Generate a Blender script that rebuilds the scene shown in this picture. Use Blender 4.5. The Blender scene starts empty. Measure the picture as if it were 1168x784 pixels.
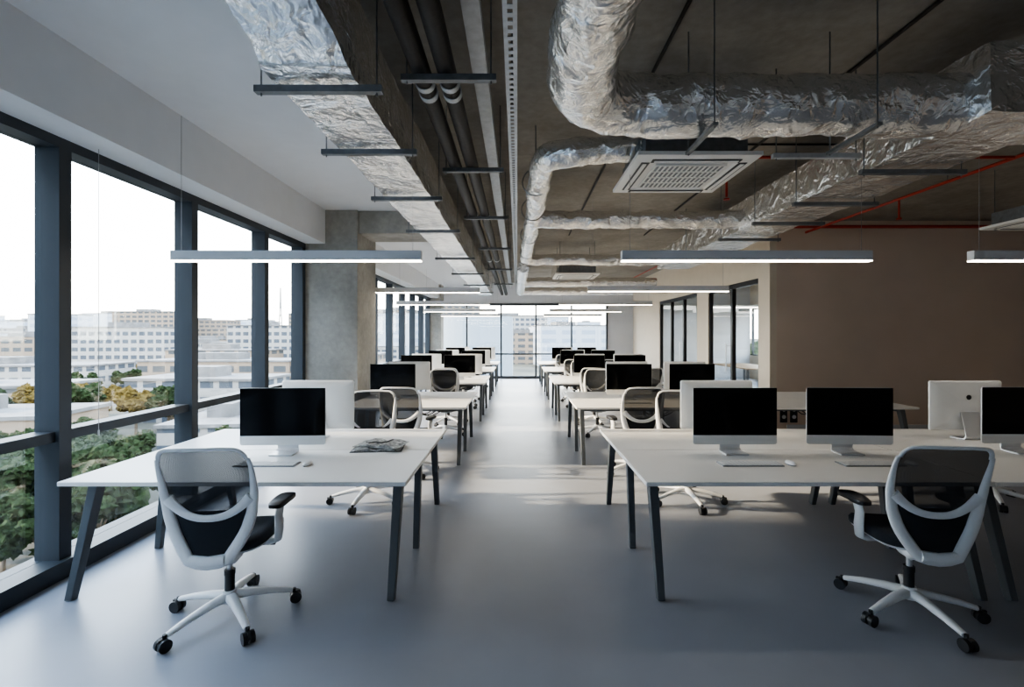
import bpy, math, random, bmesh
from mathutils import Vector, Matrix, noise
random.seed(7)
scene = bpy.context.scene
COL = scene.collection
PI = math.pi

# ---------------------------------------------------------------- materials
def principled(name, color, rough=0.5, metal=0.0, noise_amt=0.0, nscale=5.0, bump=0.0, bscale=40.0, emit=None, estr=0.0, spec=0.5):
    m = bpy.data.materials.new(name); m.use_nodes = True
    nt = m.node_tree; b = nt.nodes['Principled BSDF']
    b.inputs['Roughness'].default_value = rough
    b.inputs['Metallic'].default_value = metal
    b.inputs['Specular IOR Level'].default_value = spec
    c = (*color, 1)
    b.inputs['Base Color'].default_value = c
    tc = nt.nodes.new('ShaderNodeTexCoord')
    if noise_amt > 0:
        n = nt.nodes.new('ShaderNodeTexNoise'); n.inputs['Scale'].default_value = nscale; n.inputs['Detail'].default_value = 6
        nt.links.new(tc.outputs['Object'], n.inputs['Vector'])
        r = nt.nodes.new('ShaderNodeValToRGB')
        r.color_ramp.elements[0].position = 0.3; r.color_ramp.elements[1].position = 0.7
        r.color_ramp.elements[0].color = (*[x*(1-noise_amt) for x in color], 1)
        r.color_ramp.elements[1].color = (*[min(1, x*(1+noise_amt)) for x in color], 1)
        nt.links.new(n.outputs['Fac'], r.inputs['Fac']); nt.links.new(r.outputs['Color'], b.inputs['Base Color'])
    if bump > 0:
        n2 = nt.nodes.new('ShaderNodeTexNoise'); n2.inputs['Scale'].default_value = bscale; n2.inputs['Detail'].default_value = 4
        nt.links.new(tc.outputs['Object'], n2.inputs['Vector'])
        bp = nt.nodes.new('ShaderNodeBump'); bp.inputs['Strength'].default_value = bump; bp.inputs['Distance'].default_value = 0.01
        nt.links.new(n2.outputs['Fac'], bp.inputs['Height']); nt.links.new(bp.outputs['Normal'], b.inputs['Normal'])
    if emit:
        b.inputs['Emission Color'].default_value = (*emit, 1); b.inputs['Emission Strength'].default_value = estr
    return m

M = {}
M['floor'] = principled('vinyl_floor', (0.30, 0.315, 0.355), 0.33, noise_amt=0.03, nscale=3, bump=0.03, bscale=200)
M['gypsum'] = principled('painted_gypsum', (0.64, 0.645, 0.66), 0.8, noise_amt=0.02)
M['plaster'] = principled('cream_plaster', (0.72, 0.64, 0.53), 0.85, noise_amt=0.02)
M['brown'] = principled('taupe_paint', (0.70, 0.575, 0.475), 0.8, noise_amt=0.03, nscale=1.5)
M['frame'] = principled('anthracite_aluminium', (0.035, 0.041, 0.049), 0.5, 0.0, spec=.4)
M['blackframe'] = principled('black_steel', (0.02, 0.02, 0.022), 0.4, 0.3)
M['desk_white'] = principled('white_laminate', (0.88, 0.86, 0.83), 0.4, noise_amt=0.01)
M['desk_leg'] = principled('grey_powdercoat', (0.09, 0.10, 0.11), 0.45, 0.1)
M['white_plastic'] = principled('white_plastic', (0.84, 0.84, 0.84), 0.35)
M['dark_plastic'] = principled('dark_plastic', (0.018, 0.019, 0.022), 0.45)
M['seat'] = principled('charcoal_fabric', (0.026, 0.03, 0.038), 0.9, noise_amt=0.15, nscale=120, bump=0.3, bscale=300)
M['alu'] = principled('brushed_aluminium', (0.72, 0.73, 0.75), 0.38, 0.6)
M['alu_mid'] = principled('keyboard_aluminium', (0.32, 0.33, 0.34), 0.4, 0.3)
M['alu_light'] = principled('silver_shell', (0.80, 0.80, 0.79), 0.35, 0.1)
M['screen'] = principled('glass_screen', (0.002, 0.002, 0.003), 0.12, spec=0.15)
M['galv'] = principled('galvanised_steel', (0.18, 0.19, 0.20), 0.45, 0.5, noise_amt=0.15, nscale=20)
M['galv_light'] = principled('galvanised_tray', (0.5, 0.52, 0.54), 0.45, 0.4, noise_amt=0.1, nscale=20)
M['pipe'] = principled('black_pipe_insulation', (0.02, 0.018, 0.017), 0.55, bump=0.2, bscale=30, spec=.35)
M['red'] = principled('red_sprinkler_paint', (0.36, 0.03, 0.015), 0.4)
M['ac'] = principled('ac_white', (0.84, 0.82, 0.78), 0.5)
M['ac_dark'] = principled('ac_grille', (0.25, 0.25, 0.25), 0.6)
M['lamp_body'] = principled('lamp_body', (0.66, 0.67, 0.69), 0.4, 0.1)
M['lamp_glow'] = principled('lamp_diffuser', (0.9, 0.9, 0.9), 0.5, emit=(1, 0.90, 0.76), estr=15.0)
M['paper'] = principled('printed_paper', (0.42, 0.42, 0.41), 0.6, noise_amt=0.85, nscale=30)
M['wire'] = principled('steel_wire', (0.35, 0.35, 0.35), 0.5, 0.5)
M['bark'] = principled('bark', (0.12, 0.09, 0.06), 0.9)
M['leaf'] = principled('foliage', (0.016, 0.024, 0.010), 0.95, noise_amt=0.6, nscale=2.5, bump=1.0, bscale=3, spec=.05)
M['leaf2'] = principled('foliage_autumn', (0.085, 0.06, 0.018), 0.95, noise_amt=0.5, nscale=2.5, bump=1.0, bscale=3, spec=.05)
M['wood'] = principled('oak_panel', (0.42, 0.28, 0.15), 0.5, noise_amt=.2, nscale=8)
M['ground'] = principled('city_ground', (0.055, 0.052, 0.038), 0.95, noise_amt=0.6, nscale=0.05)
M['asphalt'] = principled('asphalt', (0.055, 0.055, 0.06), 0.95, noise_amt=0.1)
M['roof'] = principled('grey_roof', (0.12, 0.118, 0.118), 0.9, noise_amt=0.3, nscale=.3)

def mesh_fabric():
    m = bpy.data.materials.new('mesh_fabric'); m.use_nodes = True; nt = m.node_tree
    b = nt.nodes['Principled BSDF']; out = nt.nodes['Material Output']
    b.inputs['Roughness'].default_value = 0.9; b.inputs['Specular IOR Level'].default_value = .08
    tc = nt.nodes.new('ShaderNodeTexCoord')
    v = nt.nodes.new('ShaderNodeTexChecker'); v.inputs['Scale'].default_value = 330
    v.inputs[1].default_value = (0.05, .054, .062, 1); v.inputs[2].default_value = (0.02, .022, .026, 1)
    nt.links.new(tc.outputs['Object'], v.inputs['Vector']); nt.links.new(v.outputs['Color'], b.inputs['Base Color'])
    t = nt.nodes.new('ShaderNodeBsdfTransparent'); mx = nt.nodes.new('ShaderNodeMixShader'); mx.inputs[0].default_value = 0.9
    nt.links.new(t.outputs[0], mx.inputs[1]); nt.links.new(b.outputs[0], mx.inputs[2]); nt.links.new(mx.outputs[0], out.inputs['Surface'])
    return m
M['mesh'] = mesh_fabric()

def glass(name, tint=(0.95, 0.97, 0.97), refl=0.06):
    m = bpy.data.materials.new(name); m.use_nodes = True; nt = m.node_tree
    nt.nodes.remove(nt.nodes['Principled BSDF']); out = nt.nodes['Material Output']
    t = nt.nodes.new('ShaderNodeBsdfTransparent'); t.inputs[0].default_value = (*tint, 1)
    g = nt.nodes.new('ShaderNodeBsdfGlossy'); g.inputs['Roughness'].default_value = 0.02
    mx = nt.nodes.new('ShaderNodeMixShader'); mx.inputs[0].default_value = refl
    nt.links.new(t.outputs[0], mx.inputs[1]); nt.links.new(g.outputs[0], mx.inputs[2]); nt.links.new(mx.outputs[0], out.inputs['Surface'])
    return m
M['glass'] = glass('window_glass')

def concrete(name, c1, c2):
    m = bpy.data.materials.new(name); m.use_nodes = True; nt = m.node_tree; b = nt.nodes['Principled BSDF']
    b.inputs['Roughness'].default_value = 0.85
    tc = nt.nodes.new('ShaderNodeTexCoord')
    n1 = nt.nodes.new('ShaderNodeTexNoise'); n1.inputs['Scale'].default_value = 1.2; n1.inputs['Detail'].default_value = 9; n1.inputs['Roughness'].default_value = 0.65
    n2 = nt.nodes.new('ShaderNodeTexNoise'); n2.inputs['Scale'].default_value = 14; n2.inputs['Detail'].default_value = 6
    nt.links.new(tc.outputs['Object'], n1.inputs['Vector']); nt.links.new(tc.outputs['Object'], n2.inputs['Vector'])
    r = nt.nodes.new('ShaderNodeValToRGB'); r.color_ramp.elements[0].position = .3; r.color_ramp.elements[1].position = .72
    r.color_ramp.elements[0].color = (*c1, 1); r.color_ramp.elements[1].color = (*c2, 1)
    nt.links.new(n1.outputs['Fac'], r.inputs['Fac'])
    mix = nt.nodes.new('ShaderNodeMix'); mix.data_type = 'RGBA'; mix.blend_type = 'MULTIPLY'; mix.inputs[0].default_value = 0.35
    nt.links.new(r.outputs['Color'], mix.inputs[6]); nt.links.new(n2.outputs['Fac'], mix.inputs[7])
    nt.links.new(mix.outputs[2], b.inputs['Base Color'])
    bp = nt.nodes.new('ShaderNodeBump'); bp.inputs['Strength'].default_value = .25; bp.inputs['Distance'].default_value = .02
    nt.links.new(n2.outputs['Fac'], bp.inputs['Height']); nt.links.new(bp.outputs['Normal'], b.inputs['Normal'])
    return m
M['slab'] = concrete('concrete_slab', (0.25, 0.225, 0.195), (0.43, 0.395, 0.345))
M['concrete'] = concrete('concrete_column', (0.26, 0.25, 0.225), (0.50, 0.475, 0.43))

def foil():
    m = bpy.data.materials.new('crinkled_foil'); m.use_nodes = True; nt = m.node_tree; b = nt.nodes['Principled BSDF']
    b.inputs['Metallic'].default_value = 0.9; b.inputs['Roughness'].default_value = 0.26; b.inputs['Base Color'].default_value = (.93, .92, .90, 1)
    tc = nt.nodes.new('ShaderNodeTexCoord')
    dn = nt.nodes.new('ShaderNodeTexNoise'); dn.inputs['Scale'].default_value = 5; dn.inputs['Detail'].default_value = 2
    mp = nt.nodes.new('ShaderNodeMix'); mp.data_type = 'RGBA'; mp.inputs[0].default_value = 0.22
    nt.links.new(tc.outputs['Object'], dn.inputs['Vector']); nt.links.new(tc.outputs['Object'], mp.inputs[6]); nt.links.new(dn.outputs['Color'], mp.inputs[7])
    hs = []
    for sc, st_, dist in ((6, .5, .035), (15, .45, .014), (41, .45, .006)):
        v = nt.nodes.new('ShaderNodeTexVoronoi'); v.feature = 'F1'; v.distance = 'MANHATTAN'; v.inputs['Scale'].default_value = sc
        nt.links.new(mp.outputs[2], v.inputs['Vector']); hs.append((v, st_, dist))
    prev = None
    for v, st_, dist in hs:
        bb = nt.nodes.new('ShaderNodeBump'); bb.inputs['Strength'].default_value = st_; bb.inputs['Distance'].default_value = dist
        nt.links.new(v.outputs['Distance'], bb.inputs['Height'])
        if prev: nt.links.new(prev.outputs['Normal'], bb.inputs['Normal'])
        prev = bb
    nt.links.new(prev.outputs['Normal'], b.inputs['Normal'])
    return m
M['foil'] = foil()

def facade(name, wall, win, sx=0.28, sz=0.3):
    m = bpy.data.materials.new(name); m.use_nodes = True; nt = m.node_tree; b = nt.nodes['Principled BSDF']
    b.inputs['Roughness'].default_value = .8
    g = nt.nodes.new('ShaderNodeNewGeometry'); s = nt.nodes.new('ShaderNodeSeparateXYZ'); nt.links.new(g.outputs['Position'], s.inputs[0])
    def math_(op, a, bb=None, val=None):
        n = nt.nodes.new('ShaderNodeMath'); n.operation = op; nt.links.new(a, n.inputs[0])
        if bb is not None: nt.links.new(bb, n.inputs[1])
        if val is not None: n.inputs[1].default_value = val
        return n.outputs[0]
    z = math_('GREATER_THAN', math_('FRACT', math_('MULTIPLY', s.outputs[2], val=sz)), val=.5)
    xy = math_('ADD', s.outputs[0], s.outputs[1])
    x = math_('GREATER_THAN', math_('FRACT', math_('MULTIPLY', xy, val=sx)), val=.3)
    f = math_('MULTIPLY', z, x)
    sn = nt.nodes.new('ShaderNodeSeparateXYZ'); nt.links.new(g.outputs['Normal'], sn.inputs[0])
    up = math_('LESS_THAN', sn.outputs[2], val=.5); f = math_('MULTIPLY', f, up)
    mix = nt.nodes.new('ShaderNodeMix'); mix.data_type = 'RGBA'; nt.links.new(f, mix.inputs[0])
    mix.inputs[6].default_value = (*wall, 1); mix.inputs[7].default_value = (*win, 1); nt.links.new(mix.outputs[2], b.inputs['Base Color'])
    return m
M['fac1'] = facade('facade_white', (.26, .25, .235), (.045, .055, .07))
M['fac2'] = facade('facade_beige', (.20, .155, .115), (.045, .05, .055), .2, .28)
M['fac3'] = facade('facade_banded', (.22, .26, .30), (.05, .075, .10), .0001, .5)
M['haze'] = facade('facade_haze_tint', (.30, .33, .37), (.20, .24, .30), .08, .22)  # atmospheric haze painted in as pale wall and window colours

# ---------------------------------------------------------------- mesh builder
class MB:
    def __init__(s): s.v = []; s.f = []; s.m = []; s.mats = []
    def mi(s, k):
        if k not in s.mats: s.mats.append(k)
        return s.mats.index(k)
    def add(s, verts, faces, k, T=None):
        o = len(s.v); i = s.mi(k)
        for p in verts:
            p = Vector(p)
            s.v.append(T @ p if T is not None else p)
        for f in faces: s.f.append([a+o for a in f]); s.m.append(i)
    def box(s, lo, hi, k, T=None):
        x0, y0, z0 = lo; x1, y1, z1 = hi
        v = [(x0,y0,z0),(x1,y0,z0),(x1,y1,z0),(x0,y1,z0),(x0,y0,z1),(x1,y0,z1),(x1,y1,z1),(x0,y1,z1)]
        s.add(v, [(0,3,2,1),(4,5,6,7),(0,1,5,4),(1,2,6,5),(2,3,7,6),(3,0,4,7)], k, T)
    def bar(s, p0, p1, w0, h0, k, w1=None, h1=None, up=(0, 0, 1)):
        w1 = w1 or w0; h1 = h1 or h0
        p0 = Vector(p0); p1 = Vector(p1); d = (p1-p0).normalized(); u = Vector(up)
        a = d.cross(u)
        if a.length < 1e-4: a = d.cross(Vector((1, 0, 0)))
        a.normalize(); b = a.cross(d).normalized(); v = []
        for p, w, h in ((p0, w0, h0), (p1, w1, h1)):
            for sx, sy in ((-1,-1),(1,-1),(1,1),(-1,1)): v.append(p+a*sx*w/2+b*sy*h/2)
        s.add(v, [(0,3,2,1),(4,5,6,7),(0,1,5,4),(1,2,6,5),(2,3,7,6),(3,0,4,7)], k)
    def cyl(s, p0, p1, r0, k, r1=None, n=16):
        s.tube([p0, p1], [r0, r1 if r1 is not None else r0], k, n)
    def tube(s, path, r, k, n=12, sx=1.0, sy=1.0, closed=False, wob=0, cap=True, ref=(0, 0, 1)):
        path = [Vector(p) for p in path]; N = len(path)
        if not isinstance(r, (list, tuple)): r = [r]*N
        v = []; f = []; prev = None
        for i, p in enumerate(path):
            if closed: d = path[(i+1) % N]-path[i-1]
            else: d = path[min(i+1, N-1)]-path[max(i-1, 0)]
            d.normalize()
            if prev is None:
                a = d.cross(Vector(ref))
                if a.length < 1e-3: a = d.cross(Vector((1, 0, 0)))
            else: a = prev-d*prev.dot(d)
            a.normalize(); prev = a; b = d.cross(a)
            for j in range(n):
                t = 2*PI*j/n
                q = a*math.cos(t)*r[i]*sx+b*math.sin(t)*r[i]*sy
                if wob:
                    pp = p+q; q = q*(1+wob*(noise.noise(pp*5)+.6*noise.noise(pp*13)+.3*noise.noise(pp*29)))
                v.append(p+q)
        M_ = N if closed else N-1
        for i in range(M_):
            for j in range(n):
                a0 = i*n+j; a1 = i*n+(j+1) % n; b0 = ((i+1) % N)*n+j; b1 = ((i+1) % N)*n+(j+1) % n
                f.append((a0, a1, b1, b0))
        if cap and not closed:
            f.append(tuple(range(n))[::-1]); f.append(tuple((N-1)*n+j for j in range(n)))
        s.add(v, f, k)
    def grid(s, fn, nu, nv, k):
        v = [fn(i/nu, j/nv) for i in range(nu+1) for j in range(nv+1)]
        f = [(i*(nv+1)+j, (i+1)*(nv+1)+j, (i+1)*(nv+1)+j+1, i*(nv+1)+j+1) for i in range(nu) for j in range(nv)]
        s.add(v, f, k)
    def loft(s, rings, k, cap=True):
        n = len(rings[0]); v = [p for r in rings for p in r]; f = []
        for i in range(len(rings)-1):
            for j in range(n): f.append((i*n+j, i*n+(j+1) % n, (i+1)*n+(j+1) % n, (i+1)*n+j))
        if cap: f.append(tuple(range(n))[::-1]); f.append(tuple((len(rings)-1)*n+j for j in range(n)))
        s.add(v, f, k)
    def mesh(s, name, smooth=35):
        me = bpy.data.meshes.new(name); me.from_pydata([tuple(p) for p in s.v], [], s.f)
        for k in s.mats: me.materials.append(M[k])
        me.polygons.foreach_set('material_index', s.m)
        bm = bmesh.new(); bm.from_mesh(me); bmesh.ops.recalc_face_normals(bm, faces=bm.faces); bm.to_mesh(me); bm.free()
        if smooth:
            me.polygons.foreach_set('use_smooth', [True]*len(me.polygons)); me.set_sharp_from_angle(angle=math.radians(smooth))
        me.update(); return me
    def obj(s, name, loc=(0, 0, 0), rot=0, smooth=35, bevel=0):
        return place(s.mesh(name, smooth), name, loc, rot, bevel)
def place(me, name, loc=(0, 0, 0), rot=0, bevel=0):
    o = bpy.data.objects.new(name, me); COL.objects.link(o); o.location = loc; o.rotation_euler = (0, 0, rot)
    if bevel:
        b = o.modifiers.new('bevel', 'BEVEL'); b.width = bevel; b.segments = 2; b.limit_method = 'ANGLE'
    return o

# ---------------------------------------------------------------- room shell
XW = -3.25; YF = 18.3; ZS = 3.7; ZG = 3.52; XC = 4.48; YB = 8.4; XR = 9.0; Y0 = -4.0
b = MB(); b.box((XW-.15, Y0-.2, -.2), (XR+.2, YF+.3, 0), 'floor'); b.obj('floor', smooth=0)
b = MB(); b.box((-1.2, Y0-.2, ZS), (XR+.2, YF+.3, ZS+.25), 'slab'); b.obj('ceiling', smooth=0)
b = MB(); b.box((XW-.2, Y0-.2, ZG), (-1.2, YF+.3, ZS+.25), 'gypsum'); b.obj('ceiling_gypsum', smooth=0)
b = MB(); b.box((XW-.2, Y0, 3.02), (-2.84, 7.0, ZG), 'gypsum'); b.box((XW-.2, 7.9, 3.02), (-2.84, YF, ZG), 'gypsum'); b.obj('wall_west', smooth=0)
b = MB(); b.box((XW-.2, Y0-.2, 0), (XR+.2, Y0, ZS), 'gypsum'); b.obj('wall_south', smooth=0)
b = MB(); b.box((XR, Y0, 0), (XR+.2, YB, ZS), 'brown'); b.obj('wall_east', smooth=0)
b = MB(); b.box((XC+.12, YB, 0), (XR+.2, YB+.15, ZS), 'brown'); b.obj('wall_northeast', smooth=0)
b = MB()
for y0, y1 in ((YB, 8.8), (11.1, 11.8), (14.9, YF)): b.box((XC, y0, 0), (XC+.12, y1, ZS), 'plaster')
b.box((XC, 8.8, 2.73), (XC+.12, 11.1, ZS), 'plaster'); b.box((XC, 11.8, 2.73), (XC+.12, 14.9, ZS), 'plaster')
b.obj('wall_corridor', smooth=0)
b = MB(); b.box((XW, YF, 2.9), (XC+.12, YF+.15, ZS), 'gypsum'); b.box((3.5, YF, 0), (XR, YF+.15, 2.9), 'gypsum'); b.box((XC+.12, YF, 2.9), (XR, YF+.15, ZS), 'gypsum')
b.obj('wall_north', smooth=0)
b = MB(); b.box((XR, YB+.15, 0), (XR+.15, YF, .9), 'plaster'); b.box((XR, YB+.15, 2.7), (XR+.15, YF, ZS), 'plaster'); b.obj('wall_meeting_room', smooth=0)
b = MB(); b.box((XC+.3, YB-.015, 0), (XR, YB, .08), 'gypsum'); b.obj('baseboard_northeast', smooth=0)

b = MB(); b.box((XW-.05, 7.0, 0), (-2.36, 7.9, ZG), 'concrete'); b.obj('concrete_column', bevel=.01)
b = MB(); b.box((XW-.05, 17.1, 0), (-2.75, 17.7, ZG), 'concrete'); b.obj('concrete_column', bevel=.01)
b = MB(); b.box((-2.36, 7.05, 3.18), (-1.38, 7.7, ZG), 'concrete'); b.obj('concrete_beam', bevel=.01)

def west_window(y0, y1, ys, name):
    b = MB(); x0 = XW-.05; x1 = XW+.12
    for y in ys: b.box((x0, y-.045, .12), (x1, y+.045, 2.95), 'frame')
    b.box((x0-.05, y0, 0), (x1+.04, y1, .12), 'frame'); b.box((x0, y0, 2.95), (x1, y1, 3.02), 'frame')
    b.box((x0, y0, .93), (x1-.03, y1, 1.0), 'frame')
    b.box((XW-.005, y0, .12), (XW+.005, y1, 2.95), 'glass')
    b.obj(name, smooth=0)
west_window(Y0, 7.0, [-3.3, -2.0, -.68, .64, 1.96, 3.28, 4.6, 5.92, 6.95], 'window_1')
west_window(7.9, 17.1, [8.0, 9.3, 10.6, 11.9, 13.2, 14.5, 15.8, 17.0], 'window_2')
b = MB()
for x in (-3.2, -1.95, -.62, .72, 2.1, 3.46): b.box((x-.03, YF-.03, .1), (x+.03, YF+.1, 2.82), 'frame')
b.box((XW, YF-.03, 0), (3.5, YF+.1, .1), 'frame'); b.box((XW, YF-.03, 2.82), (3.5, YF+.1, 2.9), 'frame'); b.box((XW, YF-.02, .92), (3.5, YF+.08, .98), 'frame')
b.box((XW, YF+.04, .1), (3.5, YF+.05, 2.82), 'glass'); b.obj('window_3', smooth=0)
b = MB()
for y in (8.6, 10.2, 11.8, 13.4, 15, 16.6, 18.2): b.box((XR+.02, y-.03, .95), (XR+.1, y+.03, 2.65), 'frame')
b.box((XR+.02, 8.6, .9), (XR+.1, 18.2, .95), 'frame'); b.box((XR+.02, 8.6, 2.65), (XR+.1, 18.2, 2.7), 'frame'); b.box((XR+.05, 8.6, .95), (XR+.06, 18.2, 2.65), 'glass')
b.obj('window_4', smooth=0)
def glazed_door(y0, y1, n, name):
    b = MB(); xa = XC+.02; xb = XC+.1; st = (y1-y0)/n
    for i in range(n+1):
        y = y0+i*st; b.box((xa, max(y0, y-.045), 0), (xb, min(y1, y+.045), 2.73), 'blackframe')
    b.box((xa, y0, 2.64), (xb, y1, 2.73), 'blackframe'); b.box((xa, y0, 0), (xb, y1, .09), 'blackframe')
    b.box((XC+.055, y0, .09), (XC+.065, y1, 2.64), 'glass')
    b.cyl((XC-.04, y0+st+.12, .9), (XC-.04, y0+st+.12, 1.5), .012, 'alu')
    for z in (.95, 1.45): b.cyl((XC-.04, y0+st+.12, z), (XC+.06, y0+st+.12, z), .008, 'alu')
    b.obj(name, smooth=35)
glazed_door(8.8, 11.1, 2, 'door_1'); glazed_door(11.8, 14.9, 3, 'door_2')

# ---------------------------------------------------------------- desks
def desk_mesh(w):
    b = MB(); D = 1.7; t = .028; H = .74
    b.box((0, 0, H-t), (w, D/2-.006, H), 'desk_white'); b.box((0, D/2+.006, H-t), (w, D, H), 'desk_white')
    for x in (.09, w-.09):
        b.bar((x, -.0, 0), (x, .2, H-t), .045, .05, 'desk_leg', .06, .075, up=(0, 1, 0))
        b.bar((x, D, 0), (x, D-.2, H-t), .045, .05, 'desk_leg', .06, .075, up=(0, 1, 0))
        b.bar((x, D/2-.12, 0), (x, D/2-.02, H-t), .045, .045, 'desk_leg', .055, .06, up=(0, 1, 0))
        b.box((x-.03, .16, H-t-.06), (x+.03, D-.16, H-t), 'desk_leg')
    b.box((.12, .2, H-t-.05), (w-.12, .24, H-t), 'desk_leg'); b.box((.12, D-.24, H-t-.05), (w-.12, D-.2, H-t), 'desk_leg')
    b.box((.25, D/2-.14, H-t-.12), (w-.25, D/2+.14, H-t-.1), 'dark_plastic')
    for x in (.25, w-.25): b.box((x-.01, D/2-.14, H-t-.12), (x+.01, D/2+.14, H-t), 'dark_plastic')
    for k in range(3):
        xx = w*.55+.07*k
        b.tube([(xx-.18, D/2-.1, H-.13), (xx-.1, D/2-.14, H-.2), (xx, D/2-.12, H-.215-.01*k), (xx+.1, D/2-.13, H-.19), (xx+.18, D/2-.1, H-.13)], .008, 'dark_plastic', 6)
    return b.mesh('office_desk')
dm = {}
def desk(x0, x1, y):
    w = round(x1-x0, 3)
    if w not in dm: dm[w] = desk_mesh(w)
    place(dm[w], 'office_desk', (x0, y, 0), 0, .004)
ROW = [2.97, 6.06, 9.15, 12.24, 15.33]
desk(-2.89, -.70, ROW[0]); desk(-2.26, -.66, ROW[1])
for y in ROW[2:]: desk(-2.6, -.62, y)
desk(.81, 3.0, ROW[0]); desk(3.01, 5.2, ROW[0]); desk(.76, 2.95, ROW[1]); desk(2.96, 5.15, ROW[1])
for y in ROW[2:]: desk(.72, 2.9, y)

# ---------------------------------------------------------------- computers
def computer_mesh():
    b = MB(); w = .65; z0 = .075; z1 = .516; zc = z0+.072
    def rr(y, inset, za=z0, zb=z1):
        pts = []; r = .018
        for cx, cz, a0 in ((w/2-r, zb-r, 0), (-w/2+r, zb-r, 90), (-w/2+r, za+r, 180), (w/2-r, za+r, 270)):
            for k in range(5):
                a = math.radians(a0+k*22.5); x = cx+r*math.cos(a); z = cz+r*math.sin(a)
                mz = (za+zb)/2; pts.append((x*(1-inset), y, mz+(z-mz)*(1-inset)))
        return pts
    b.loft([rr(-.006, .0), rr(.0, 0), rr(.006, .01), rr(.014, .06), rr(.024, .2), rr(.032, .4), rr(.036, .7)], 'alu_light')
    b.box((-w/2+.002, -.009, zc), (w/2-.002, -.0058, z1-.002), 'screen')
    b.cyl((0, .035, .37), (0, .0375, .37), .022, 'dark_plastic', n=20)
    prof = [(-.05, .005), (.04, .005), (.08, .009), (.092, .03), (.085, .08), (.06, .18), (.04, .24)]
    rings = []
    for i, (y, z) in enumerate(prof):
        t = .005; ww = .088 if i < 3 else .08
        d = Vector(prof[min(i+1, 6)])-Vector(prof[max(i-1, 0)]); d.normalize(); nx, nz = -d.y*t, d.x*t
        rings.append([(-ww, y-nx, z-nz), (ww, y-nx, z-nz), (ww, y+nx, z+nz), (-ww, y+nx, z+nz)])
    b.loft(rings, 'alu')
    return b.mesh('desktop_computer')
CM = computer_mesh()
def comp(x, y, back=False, r=0): place(CM, 'desktop_computer', (x, y, .74), (PI if back else 0)+r)
def kb_mesh():
    b = MB(); b.box((-.215, -.06, 0), (.215, .06, .008), 'alu_mid')
    for r in range(5):
        for c in range(14):
            x = -.205+c*.0295; y = -.052+r*.0215; b.box((x, y, .008), (x+.025, y+.017, .012), 'white_plastic')
    return b.mesh('computer_keyboard')
KM = kb_mesh()
def mouse_mesh():
    b = MB()
    rings = []
    for z, s_ in ((0, .9), (.008, 1), (.018, .92), (.025, .7), (.029, .3)):
        rings.append([(.029*s_*math.cos(a), .055*s_*math.sin(a), z) for a in [2*PI*i/20 for i in range(20)]])
    b.loft(rings[:2], 'alu_mid'); b.loft(rings[1:], 'white_plastic'); return b.mesh('computer_mouse')
MM = mouse_mesh()
def kit(x, y): place(KM, 'computer_keyboard', (x, y, .74)); place(MM, 'computer_mouse', (x+.29, y-.005, .74))
comp(-1.81, 3.66, r=.04); comp(-1.80, 4.28, True); kit(-1.78, 3.37)
comp(1.69, 3.68); comp(2.58, 3.68, r=-.05); comp(3.97, 3.72); comp(1.80, 4.28, True); comp(4.02, 4.25, True)
kit(1.66, 3.38); kit(2.52, 3.38); kit(4.0, 3.38)
for i, y in enumerate(ROW[1:]):
    xs = [-1.78] if i == 0 else [-2.1, -1.2]
    for x in xs: comp(x, y+.72); comp(x+.1, y+1.3, True)
    for x in ([1.6, 2.5] if i == 0 else [1.5, 2.35]):
        comp(x, y+.72); place(KM, 'computer_keyboard', (x, y+.4, .74)); comp(x+.1, y+1.3, True)
b = MB()
def page(sgn, z0, ang, ox, oy):
    T = Matrix.Translation((ox, oy, 0)) @ Matrix.Rotation(ang, 4, 'Z')
    n = 8; top = []
    for i in range(n+1):
        u = i/n; x = sgn*u*.19; z = z0+.026*math.sin(PI*min(1, u*1.1))*(1-u*.5)+.004
        top.append((x, z))
    v = []; f = []
    for x, z in top: v += [(x, -.12, z), (x, .12, z), (x, -.12, z0), (x, .12, z0)]
    for i in range(n):
        a = i*4; c = a+4; f += [(a, c, c+1, a+1), (a+2, a+3, c+3, c+2), (a, a+2, c+2, c), (a+1, c+1, c+3, a+3)]
    f += [(0, 1, 3, 2), (n*4, n*4+2, n*4+3, n*4+1)]
    b.add(v, f, 'paper', T)
page(1, .004, .1, 0, 0); page(-1, .004, .1, 0, 0); page(1, .03, -.15, .02, .01); page(-1, .03, -.15, .02, .01)
b.box((-.2, -.13, 0), (.2, .13, .004), 'dark_plastic', Matrix.Rotation(.1, 4, 'Z'))
b.tube([(-.08, -.06, .066), (-.05, -.09, .066), (0, -.07, .068), (.05, -.09, .066), (.08, -.06, .066), (.1, .06, .06)], .005, 'dark_plastic', 8)
b.obj('magazine_stack', (-1.13, 3.86, .74))

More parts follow.
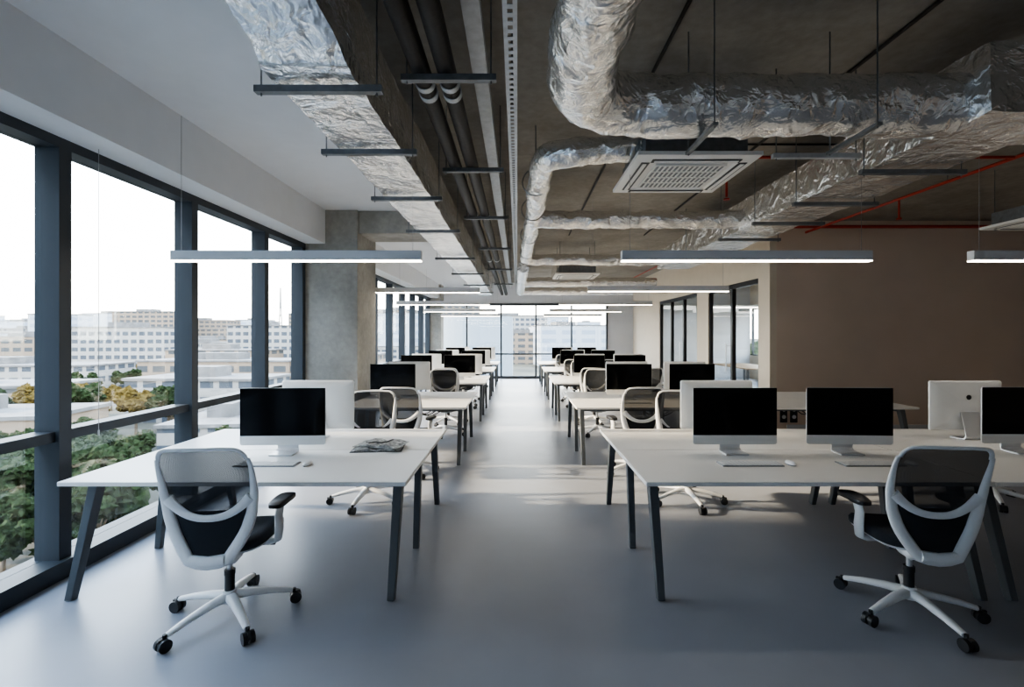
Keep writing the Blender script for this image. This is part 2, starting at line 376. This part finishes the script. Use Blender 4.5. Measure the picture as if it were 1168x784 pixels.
# ---------------------------------------------------------------- chairs
def chair_mesh(base_rot=0.0):
    b = MB()
    for i in range(5):
        a = base_rot+i*2*PI/5; c, s_ = math.cos(a), math.sin(a)
        path = [(.02*c, .02*s_, .125), (.12*c, .12*s_, .118), (.24*c, .24*s_, .098), (.335*c, .335*s_, .075)]
        b.tube(path, [.036, .030, .024, .019], 'white_plastic', 10, sx=1.0, sy=.75)
        e = Vector((.345*c, .345*s_, 0)); tdir = Vector((-s_, c, 0))
        b.cyl(e+Vector((0, 0, .05)), e+Vector((0, 0, .085)), .011, 'dark_plastic', n=8)
        e2 = e+Vector((c, s_, 0))*.008
        for sg in (-1, 1):
            b.cyl(e2+tdir*sg*.006+Vector((0, 0, .033)), e2+tdir*sg*.029+Vector((0, 0, .033)), .033, 'dark_plastic', n=18)
        b.box((-.014, -.007, -.012), (.026, .007, .026), 'dark_plastic', Matrix.Translation(e2+Vector((0, 0, .042))) @ Matrix.Rotation(a, 4, 'Z'))
    b.cyl((0, 0, .09), (0, 0, .16), .043, 'white_plastic', .036, n=20)
    b.cyl((0, 0, .16), (0, 0, .27), .027, 'dark_plastic', n=16); b.cyl((0, 0, .27), (0, 0, .42), .016, 'alu', n=14)
    b.cyl((0, 0, .25), (0, 0, .28), .03, 'dark_plastic', n=16)
    b.box((-.09, -.17, .385), (.09, .12, .435), 'dark_plastic'); b.bar((.08, .03, .41), (.24, .05, .40), .018, .01, 'dark_plastic')
    def ring(z, s_):
        pts = []
        for i in range(36):
            a = 2*PI*i/36; ca, sa = math.cos(a), math.sin(a)
            x = math.copysign(abs(ca)**.5, ca)*.245*s_; y = math.copysign(abs(sa)**.5, sa)*.235*s_+.04
            zz = z-(.03*max(0, (y-.12)/.15)**2)
            pts.append((x, y, zz+.012*(abs(x)/.24)**2))
        return pts
    b.loft([ring(.432, .85), ring(.438, .93), ring(.452, .97)], 'white_plastic')
    b.loft([ring(.452, .97), ring(.468, 1.0), ring(.495, 1.0), ring(.512, .95), ring(.518, .8), ring(.515, .4)], 'seat')
    def yb(z):
        t = (z-.42)/.64
        return -.235-.10*t**1.6+.035*math.sin(PI*min(1, max(0, t)))
    def wd(z):
        pts = [(.44, .10), (.50, .14), (.58, .185), (.68, .215), (.80, .235), (.95, .238), (1.06, .222)]
        for (a, wa), (c, wc) in zip(pts, pts[1:]):
            if z <= c: return wa+(wc-wa)*max(0, (z-a)/(c-a))
        return .222
    def surf(x, z, off=0): return Vector((x, yb(z)+.55*x*x+off, z))
    out = []
    zt = 1.06; r = .06
    for z in [.44+.04*i for i in range(15)]: out.append((wd(z), z))
    for k in range(6):
        a = math.radians(k*18); out.append((wd(zt)-r+r*math.cos(a), zt-r+r*math.sin(a)))
    for x in (.1, .05, 0): out.append((x, zt+.004))
    full = out+[(-x, z) for x, z in reversed(out[:-1])]
    full += [(-.05, .425), (0, .42), (.05, .425)]
    P = [surf(x, z) for x, z in full]
    rad = [(.012 if z > .96 else .013+.020*min(1, max(0, (.96-z)/.30))) for x, z in full]
    b.tube(P, rad, 'white_plastic', 12, sx=.6, sy=1.0, closed=True, ref=(1, 0, 0))
    def g(u, v):
        z = .43+(zt-.43)*u
        w = wd(z)
        if z > zt-r: w = wd(zt)-r+math.sqrt(max(0, r*r-(z-zt+r)**2))
        x = (v*2-1)*w; return surf(x, z, .008)
    b.grid(g, 20, 14, 'mesh')
    def g2(u, v):
        z = .46+(.70-.46)*u; w = wd(z)*.93; x = (v*2-1)*w; return surf(x, z, .016)
    b.grid(g2, 8, 10, 'seat')
    nn = 16; cb = []; cr = []
    for i in range(nn+1):
        s_ = -1+2*i/nn; x = .215*s_; z = .665+.11*abs(s_)**2.4
        cb.append(surf(x, z, -.004)); cr.append(.019+.010*abs(s_)**2)
    b.tube(cb, cr, 'white_plastic', 10, sx=.55, sy=1.0)
    b.tube([surf(-.09, .44, -.004), surf(0, .432, -.006), surf(.09, .44, -.004)], .03, 'white_plastic', 10)
    for sg in (-1, 1):
        b.tube([surf(sg*.10, .45), (sg*.11, -.19, .425), (sg*.10, -.10, .415), (sg*.07, 0, .41)], [.03, .028, .024, .02], 'white_plastic', 10)
        b.tube([(sg*.12, .03, .425), (sg*.22, .02, .425), (sg*.275, .0, .45), (sg*.29, -.02, .52), (sg*.29, -.03, .60), (sg*.29, -.0, .655)], [.018, .020, .023, .024, .022, .02], 'white_plastic', 10, sx=1.3, sy=.8)
        rings = []
        for z, k in ((.652, .85), (.660, 1), (.680, 1), (.689, .85)):
            pr = []
            for i in range(24):
                a = 2*PI*i/24; ca, sa = math.cos(a), math.sin(a)
                pr.append((sg*.285+math.copysign(abs(ca)**.6, ca)*.046*k, .04+math.copysign(abs(sa)**.6, sa)*.135*k, z-.012*max(0, sa)))
            rings.append(pr)
        b.loft(rings, 'dark_plastic')
    return b.mesh('office_chair', 50)
CH = [chair_mesh(x) for x in (.1, .5, .9, 1.2)]
def chair(x, y, face, baseabs=None, k=None):
    me = chair_mesh(math.radians(baseabs)-face) if baseabs is not None else CH[(k if k is not None else random.randrange(4))]
    place(me, 'office_chair', (x, y, 0), face)
chair(-1.70, 2.80, math.radians(5), 27)
chair(2.35, 2.84, math.radians(-7), 273)
chair(-1.50, 4.74, PI+.12, k=0); chair(1.69, 4.74, PI-.1, k=1); chair(4.75, 4.74, PI+.1, k=2)
chair(-1.33, 5.72, -.1, k=1); chair(1.43, 5.72, .1, k=2)
chair(-1.2, 7.95, PI+.3, k=3); chair(1.35, 7.98, PI-.25, k=3)
for y in ROW[2:]:
    for x in (-1.3, 1.45, 2.4):
        chair(x, y-.22, random.uniform(-.2, .2))
        if y < 12: chair(x+.05, y+1.74, PI+random.uniform(-.2, .2))

# ---------------------------------------------------------------- pendant lights
def light(xc, y, z, L=2.1, zc=ZS):
    b = MB(); h = .09; w = .065
    b.box((-L/2, -w/2, -h/2+.010), (L/2, w/2, h/2), 'lamp_body')
    b.box((-L/2+.002, -w/2+.001, -h/2), (L/2-.002, w/2-.001, -h/2+.010), 'lamp_glow')
    for sx in (-.95, .95): b.cyl((sx*L/2*.98, 0, h/2), (sx*L/2*.98, 0, zc-z), .0018, 'wire', n=6)
    b.obj('pendant_light', (xc, y, z))
light(-1.86, 4.0, 2.33, zc=ZG); light(1.93, 4.0, 2.33); light(4.88, 4.0, 2.33)
light(-1.68, 7.95, 2.42, 2.1, ZG); light(2.11, 7.1, 2.36)
for i, y in enumerate((10.2, 13.2, 16.2)):
    light(-1.6, y, 2.36, 2.0, ZG); light(1.9, y, 2.36, 2.0)
light(6.6, 10.5, 2.5); light(6.6, 13.5, 2.5)

b = MB(); b.box((0, 0, .71), (1.2, 2.6, .74), 'wood')
for x in (.1, 1.1):
    for y in (.15, 2.45): b.bar((x, y, 0), (x, y, .71), .05, .05, 'desk_leg')
b.obj('meeting_table', (6.4, 13.2, 0), bevel=.004)
b = MB(); b.box((0, 0, 0), (.4, 2.0, 1.9), 'wood')
for z in (.4, .8, 1.2, 1.6): b.box((-.012, .04, z-.16), (0, 1.96, z+.2), 'plaster')
b.obj('storage_cabinet', (8.5, 9.0, 0))

# ---------------------------------------------------------------- ducts
def rect_duct(b, x0, x1, y0, y1, z0, z1, k='foil', st=.06, amp=.014):
    n = max(2, int((y1-y0)/st)); rings = []
    base = []; m = 7
    cs = [(x0, z0), (x1, z0), (x1, z1), (x0, z1)]
    for i in range(4):
        a = cs[i]; c = cs[(i+1) % 4]
        for j in range(m): base.append((a[0]+(c[0]-a[0])*j/m, a[1]+(c[1]-a[1])*j/m))
    for i in range(n+1):
        y = y0+(y1-y0)*i/n; ring = []
        for x, z in base:
            q = Vector((x, y, z)); d = noise.noise_vector(q*4)*amp+noise.noise_vector(q*11)*amp*.5
            ring.append(q+Vector((d.x, 0, d.z)))
        rings.append(ring)
    b.loft(rings, k)
def rect_duct_x(b, x0, x1, y0, y1, z0, z1):
    c = MB(); rect_duct(c, -y1, -y0, x0, x1, z0, z1)
    b.add(c.v, c.f, 'foil', Matrix(((0, 1, 0, 0), (-1, 0, 0, 0), (0, 0, 1, 0), (0, 0, 0, 1))))
def strut(b, x0, x1, y, z, zt=ZS, ztl=None, k='galv'):
    b.box((x0, y-.02, z-.035), (x1, y+.02, z), k)
    b.cyl((x0+.03, y, z-.05), (x0+.03, y, ztl or zt), .0045, 'galv', n=8); b.cyl((x1-.03, y, z-.05), (x1-.03, y, zt), .0045, 'galv', n=8)
b = MB()
rect_duct(b, -1.26, -.83, 2.32, 15.5, 2.98, 3.40)
rings = []
for i in range(90):
    y = -3+(2.36+3)*i/89; t = min(1, max(0, (y-1.9)/.45)); z0 = 3.2-.22*t; x0 = -1.27; x1 = -.9+.07*t
    ring = []
    for sx, sz in [(0, 0), (.25, 0), (.5, 0), (.75, 0), (1, 0), (1, .33), (1, .66), (1, 1), (.5, 1), (0, 1), (0, .66), (0, .33)]:
        q = Vector((x0+(x1-x0)*sx, y, z0+(3.48-z0)*sz)); d = noise.noise_vector(q*6)*.022; ring.append(q+Vector((d.x, 0, d.z if sz < 1 else 0)))
    rings.append(ring)
b.loft(rings, 'foil')
for y in (2.46, 3.3, 4.42, 5.8, 7.85, 9.8, 12, 14): strut(b, -1.36, -.70, y, 2.955, ztl=ZG)
b.obj('foil_air_duct', smooth=40)
b = MB()
for x, z in ((-.56, 3.2), (-.41, 3.2)):
    b.cyl((x, Y0+.1, z), (x, 17.5, z), .055, 'pipe', n=20)
    for y in (2.85, 2.97, 6.0, 9.5):
        b.cyl((x, y, z), (x, y+.05, z), .060, 'galv_light', n=20)
for y in (2.7, 4.2, 5.9, 8, 10.5, 13.5): strut(b, -.66, -.12, y, 3.145)
b.obj('insulated_pipes')
b = MB(); b.box((-.30, Y0+.1, 3.42), (-.20, 17.5, 3.46), 'galv_light'); b.box((-.30, Y0+.1, 3.46), (-.29, 17.5, 3.5), 'galv_light')
b.box((-.21, Y0+.1, 3.46), (-.20, 17.5, 3.5), 'galv_light')
for y in (1, 3.2, 5.5, 8, 11, 14, 17): b.cyl((-.25, y, 3.45), (-.25, y, ZS), .006, 'galv', n=8)
b.obj('cable_trunking')
b = MB(); x0, x1 = -.07, .0
b.box((x0, Y0+.1, 3.2), (x0+.022, 17.5, 3.204), 'galv_light'); b.box((x1-.022, Y0+.1, 3.2), (x1, 17.5, 3.204), 'galv_light')
y = 1.0
while y < 12: b.box((x0+.022, y, 3.2), (x1-.022, y+.03, 3.204), 'galv_light'); y += .06
b.box((x0, Y0+.1, 3.204), (x0+.003, 17.5, 3.24), 'galv_light'); b.box((x1-.003, Y0+.1, 3.204), (x1, 17.5, 3.24), 'galv_light')
for y in (1, 3.2, 5.5, 8, 11, 14, 17): b.cyl((-.035, y, 3.2), (-.035, y, ZS), .006, 'galv', n=8)
b.obj('perforated_cable_tray')

def arc(c, r, a0, a1, n=10): return [(c[0]+r*math.cos(math.radians(a0+(a1-a0)*i/n)), c[1]+r*math.sin(math.radians(a0+(a1-a0)*i/n))) for i in range(n+1)]
def dense(pts, st=.07):
    out = [Vector(pts[0])]
    for p, q in zip(pts, pts[1:]):
        p = Vector(p); q = Vector(q); n = max(1, int((q-p).length/st))
        for i in range(1, n+1): out.append(p.lerp(q, i/n))
    return out
b = MB(); zc = 3.1
pts = [(.35, -3, zc), (.34, 2.45, zc)]+[(x, y, zc) for x, y in arc((.34+.42, 2.55), .42, 180, 90)]+[(2.7, 2.97, zc), (2.9, 2.97, zc)]
b.tube(dense(pts, .035), .18, 'foil', 44, wob=.12)
rect_duct_x(b, 2.72, 6.5, 2.72, 3.2, 2.95, 3.36)
for x in (1.15, 2.1):
    b.box((x-.015, 2.74, 2.88), (x+.015, 3.2, 2.90), 'galv')
    for y in (2.76, 3.18): b.cyl((x, y, 2.87), (x, y, ZS), .0045, 'galv', n=8)
rect_duct(b, 2.78, 3.4, 3.15, 9.4, 2.98, 3.33)
for y in (3.7, 4.6, 5.4, 6.3, 7.6): strut(b, 2.68, 3.5, y, 2.955)
zb = 3.15
pts = [(1.15, 3.85, zb+.06), (.45, 3.85, zb)]+[(x, y, zb) for x, y in arc((.42, 4.08), .2, 255, 180, 6)]+[(.2, 6, zb), (.16, 9.0, zb)]+[(x, y, zb) for x, y in arc((.36, 9.1), .2, 180, 90, 6)]+[(2.8, 9.3, zb)]
b.tube(dense(pts, .035), .105, 'foil', 26, wob=.2)
b.tube(dense([(.2, 6.0, zb-.02), (2.85, 6.0, zb-.02)], .04), .11, 'foil', 26, wob=.2)
for y in (4.6, 5.6, 7, 8.4):
    b.tube([(.18+.13*math.cos(t), y, zb+.13*math.sin(t)) for t in [2*PI*i/20 for i in range(20)]], .006, 'galv', 6, closed=True); b.cyl((.18, y, zb+.13), (.18, y, ZS), .006, 'galv', n=8)
b.obj('foil_air_duct', smooth=45)
b = MB()
for y in (12.3, 14.8): b.tube(dense([(.1, y, 3.05), (3.6, y, 3.05)], .08), .12, 'foil', 16, wob=.15)
b.tube(dense([(.12, 9.6, 3.05), (.1, 15, 3.05)], .08), .12, 'foil', 16, wob=.15)
for y in (10.5, 13): b.cyl((.11, y, 3.1), (.11, y, ZS), .006, 'galv', n=8)
b.obj('foil_air_duct', smooth=45)
b = MB(); strut(b, 1.95, 2.62, 3.62, 3.05, k='galv_light'); b.obj('ceiling_strut')

def cassette(x, y, z=2.97, w=.95):
    b = MB(); h = w/2
    def sq(r, z_): return [(-r, -r, z_), (r, -r, z_), (r, r, z_), (-r, r, z_)]
    b.loft([sq(h, .035), sq(h, .01), sq(h-.03, 0), sq(h-.13, -.002), sq(h-.14, .012), sq(h-.19, .012), sq(h-.195, -.004)], 'ac', cap=False)
    b.box((-h+.001, -h+.001, .03), (h-.001, h-.001, .04), 'ac'); b.box((-h+.08, -h+.08, .04), (h-.08, h-.08, .2), 'galv')
    g = h-.195
    b.box((-g, -g, -.001), (g, g, .02), 'ac_dark')
    n = 14
    for i in range(n+1):
        t = -g+2*g*i/n; b.box((t-.007, -g, -.006), (t+.007, g, 0), 'ac')
    for i in range(5):
        t = -g+2*g*i/4; b.box((-g, t-.007, -.007), (g, t+.007, 0), 'ac')
    for a in range(4):
        T = Matrix.Rotation(a*PI/2, 4, 'Z'); b.box((-h+.13, -h+.06, -.006), (h-.13, -h+.125, -.001), 'blackframe', T); b.box((-h+.15, -h+.075, -.012), (h-.15, -h+.105, -.005), 'ac', T)
    for sx in (-1, 1):
        for sy in (-1, 1): b.cyl((sx*(h-.1), sy*(h-.1), .15), (sx*(h-.1), sy*(h-.1), ZS-z), .005, 'galv', n=6)
    b.obj('ceiling_air_conditioner', (x, y, z), smooth=30)
cassette(1.39, 4.06, 3.02); cassette(1.3, 10.6, 2.97); cassette(6.25, 5.45, 2.97)

b = MB()
for x in (1.04, 2.55, 4.3): b.cyl((x, Y0+.1, ZS-.02), (x, 9.5, ZS-.02), .014, 'pipe', n=8)
b.cyl((1.04, 5, ZS-.02), (4.3, 5, ZS-.02), .012, 'pipe', n=8); b.obj('electrical_conduit')
b = MB(); b.cyl((5.0, Y0+.1, 3.45), (5.0, 8.2, 3.45), .02, 'red', n=12); b.cyl((4.62, 8.25, 3.56), (XR-.02, 8.25, 3.56), .03, 'red', n=12)
b.cyl((1.9, 4.75, 3.45), (5.0, 4.75, 3.45), .016, 'red', n=12); b.cyl((2.1, 4.75, 3.05), (2.1, 4.75, 3.45), .012, 'red', n=10)
b.cyl((2.1, 4.75, 3.02), (2.1, 4.75, 3.035), .03, 'red', n=12)
b.cyl((5.0, 6.2, 3.2), (5.0, 6.2, 3.45), .012, 'red', n=10); b.cyl((5.0, 6.2, 3.18), (5.0, 6.2, 3.2), .03, 'red', n=12)
b.cyl((3.7, 3, 3.5), (3.7, 17.5, 3.5), .018, 'red', n=10)
for y in (3, 5.5): b.cyl((5.0, y, 3.45), (5.0, y, ZS), .005, 'galv', n=6)
b.obj('sprinkler_pipes')
b = MB()
for i, x in enumerate((4.72, 4.9)):
    b.box((x-.06, 0, .12), (x+.06, .02, .42), 'dark_plastic'); b.cyl((x, -.005, .35), (x, 0.0, .35), .035, 'alu', n=14); b.cyl((x, -.005, .22), (x, 0.0, .22), .035, 'alu', n=14)
b.obj('wall_outlet', (0, YB-.02, 0))
b = MB(); b.cyl((XW+.2, 3.45, .95), (XW+.2, 3.45, 3.02), .002, 'wire', n=6); b.cyl((XW+.2, 3.45, .93), (XW+.2, 3.45, .97), .006, 'wire', n=8); b.obj('blind_cord')

# ---------------------------------------------------------------- city outside
ZGND = -15
b = MB(); b.box((-1500, -400, ZGND-1), (1500, 2500, ZGND), 'ground'); b.obj('city_ground', smooth=0)
b = MB()
b.box((-26, -60, ZGND), (-17, 200, ZGND+.05), 'asphalt'); b.box((-300, 112, ZGND), (-30, 119, ZGND+.06), 'asphalt'); b.obj('street', smooth=0)
def block(b, cx, cy, w, d, h, k, rot=0):
    T = Matrix.Translation((cx, cy, ZGND)) @ Matrix.Rotation(rot, 4, 'Z')
    b.box((-w/2, -d/2, 0), (w/2, d/2, h), k, T)
    b.box((-w/2-.3, -d/2-.3, h), (w/2+.3, d/2+.3, h+.5), 'roof', T)
    b.box((-w*.2, -d*.2, h+.5), (w*.1, d*.2, h+2.5), 'roof', T)
b = MB()
BL = [(-74, 64, 26, 12, 6, 'fac2', .15), (-108, 92, 40, 14, 7, 'fac2', .1), (-62, 96, 26, 12, 8, 'fac1', -.05), (-150, 138, 60, 18, 8, 'fac1', .1),
    (-88, 145, 44, 16, 9, 'fac2', 0), (-170, 210, 40, 20, 20, 'fac1', .05), (-118, 225, 28, 20, 21, 'fac1', .05), (-215, 215, 30, 18, 16, 'fac2', .1),
    (-112, 182, 38, 14, 11, 'fac2', -.1), (-44, 74, 12, 18, 4, 'fac1', .1), (-72, 190, 22, 18, 20, 'fac1', 0), (-50, 140, 20, 18, 11, 'fac2', .1)]
for t in BL: block(b, *t)
b.obj('city_buildings', smooth=0)
b = MB()
for i in range(260):
    y = random.uniform(270, 900); x = random.uniform(-1.25, .25)*y
    if abs(x+150) < 45 and y < 330: continue
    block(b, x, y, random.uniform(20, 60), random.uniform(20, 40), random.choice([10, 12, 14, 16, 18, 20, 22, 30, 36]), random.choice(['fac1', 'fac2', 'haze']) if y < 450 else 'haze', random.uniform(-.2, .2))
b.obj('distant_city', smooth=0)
b = MB()
pts = [(-17+16*i/10, 95-3.6*math.sin(i/10*PI)) for i in range(11)]
rings = [[(x, y, ZGND) for x, y in pts]+[(-1, 112, ZGND), (-17, 112, ZGND)], [(x, y, 5.5) for x, y in pts]+[(-1, 112, 5.5), (-17, 112, 5.5)]]
b.loft(rings, 'fac3'); b.obj('office_block', smooth=0)
b = MB()
for sx in (-1, 1): b.bar((-150+sx*1.5, 300, ZGND), (-150, 300, 32), .5, .5, 'galv')
for i in range(8): b.bar((-151.4+i*.15, 300, ZGND+i*5+3), (-148.6-i*.15, 300, ZGND+i*5+6), .3, .3, 'galv')
b.obj('radio_mast')
b = MB(); b.box((-34, -45, ZGND+.05), (-13, 4.42, 12), 'fac3'); b.box((-34.3, -45.3, 12), (-12.7, 4.42, 12.4), 'roof'); b.obj('unseen_sun_blocker', smooth=0)  # unseen block, added out of view to keep the sun off the near floor

def tree_mesh(k, seed):
    b = MB(); rnd = random.Random(seed)
    b.tube([(0, 0, 0), (.1, 0, 1.5), (0, .1, 3.2)], [.22, .16, .1], 'bark', 8)
    for i in range(4):
        a = i*1.6; b.tube([(0, 0, 2.0), (.7*math.cos(a), .7*math.sin(a), 3.4)], [.09, .05], 'bark', 6)
    for i in range(22):
        c = Vector((rnd.uniform(-1.6, 1.6), rnd.uniform(-1.6, 1.6), rnd.uniform(2.6, 5.6))); r = rnd.uniform(.4, .85)
        bm = bmesh.new(); bmesh.ops.create_icosphere(bm, subdivisions=3, radius=1)
        vs = [c+v.co*r*(1+.5*noise.noise(v.co*3.2+c)+.55*noise.noise(v.co*9+c)) for v in bm.verts]; fs = [[v.index for v in f.verts] for f in bm.faces]; bm.free()
        b.add(vs, fs, k)
    return b.mesh('tree', 0)
TM = [tree_mesh('leaf', 1), tree_mesh('leaf2', 2), tree_mesh('leaf', 3)]
def tree(x, y, s_, k):
    for (cx, cy, w, d, h, kk, r) in BL:
        if abs(x-cx) < w/2+4 and abs(y-cy) < d/2+4: return
    o = place(TM[k], 'tree', (x, y, ZGND), random.uniform(0, 6)); o.scale = (s_, s_, s_)
for i in range(60):
    y = random.uniform(30, 64); x = -(y*random.uniform(.75, 1.15)+3)
    if -31 < x < -12: continue
    tree(x, y, random.uniform(.7, 1.1), random.choice([0, 0, 2]))
for i in range(75):
    y = random.uniform(70, 150); x = -(y*random.uniform(.5, 1.15)+3)
    if -31 < x < -12 or 108 < y < 123: continue
    tree(x, y, random.uniform(.9, 1.5), random.choice([0, 1, 1, 2]))
for i in range(8): tree(-30-random.uniform(0, 2), 34+i*9, random.uniform(.8, 1.1), random.choice([0, 2]))
for i in range(12): tree(-11.5-random.uniform(0, 1), 14+i*6, random.uniform(.8, 1.0), random.choice([0, 2, 2]))
for i in range(10): tree(18+random.uniform(0, 10), 5+i*4.0, 2.6, random.choice([0, 1, 1]))
for i in range(8): tree(random.uniform(-6, 22), random.uniform(55, 80), 1.3, 0)

# ---------------------------------------------------------------- world & sun
w = bpy.data.worlds.new('sky'); scene.world = w; w.use_nodes = True; nt = w.node_tree
bg = nt.nodes['Background']; tc = nt.nodes.new('ShaderNodeTexCoord'); sp = nt.nodes.new('ShaderNodeSeparateXYZ'); rp = nt.nodes.new('ShaderNodeValToRGB')
nt.links.new(tc.outputs['Generated'], sp.inputs[0]); nt.links.new(sp.outputs[2], rp.inputs['Fac']); nt.links.new(rp.outputs['Color'], bg.inputs['Color'])
e = rp.color_ramp.elements; e[0].position = 0.0; e[0].color = (1, .95, .87, 1); e[1].position = .75; e[1].color = (.58, .75, 1, 1)
m_ = rp.color_ramp.elements.new(.25); m_.color = (.90, .95, 1, 1)
bg.inputs['Strength'].default_value = 13
sl = bpy.data.lights.new('sun', 'SUN'); sl.energy = 17; sl.color = (1, .80, .56); sl.angle = math.radians(2.2)
so = bpy.data.objects.new('sun', sl); COL.objects.link(so)
el = math.radians(21); so.rotation_euler = Vector((math.cos(el), 0, -math.sin(el))).to_track_quat('-Z', 'Y').to_euler()
def portal(name, loc, rot, sx, sy):
    l = bpy.data.lights.new(name, 'AREA'); l.shape = 'RECTANGLE'; l.size = sx; l.size_y = sy; l.cycles.is_portal = True
    o = bpy.data.objects.new(name, l); COL.objects.link(o); o.location = loc; o.rotation_euler = rot
portal('daylight_portal', (XW-.3, 1.5, 1.5), (0, -PI/2, 0), 3.0, 11)
portal('daylight_portal', (XW-.3, 12.5, 1.5), (0, -PI/2, 0), 3.0, 9.2)
portal('daylight_portal', (.1, YF+.3, 1.5), (-PI/2, 0, 0), 6.8, 2.9)
portal('daylight_portal', (XR+.3, 13.4, 1.8), (0, PI/2, 0), 1.8, 9.8)

try: scene.view_settings.look = 'AgX - Medium High Contrast'
except Exception as ex: print(ex)

# ---------------------------------------------------------------- camera
F = 540; CX = 590; CY = 383
cd = bpy.data.cameras.new('camera'); co = bpy.data.objects.new('camera', cd); COL.objects.link(co)
co.location = (0, 0, 1.66); co.rotation_euler = (PI/2, 0, 0)
cd.sensor_width = 36; cd.lens = F/1168*36; cd.shift_x = (584-CX)/1168; cd.shift_y = (CY-392)/1168
cd.clip_end = 4000; cd.clip_start = .05
scene.camera = co
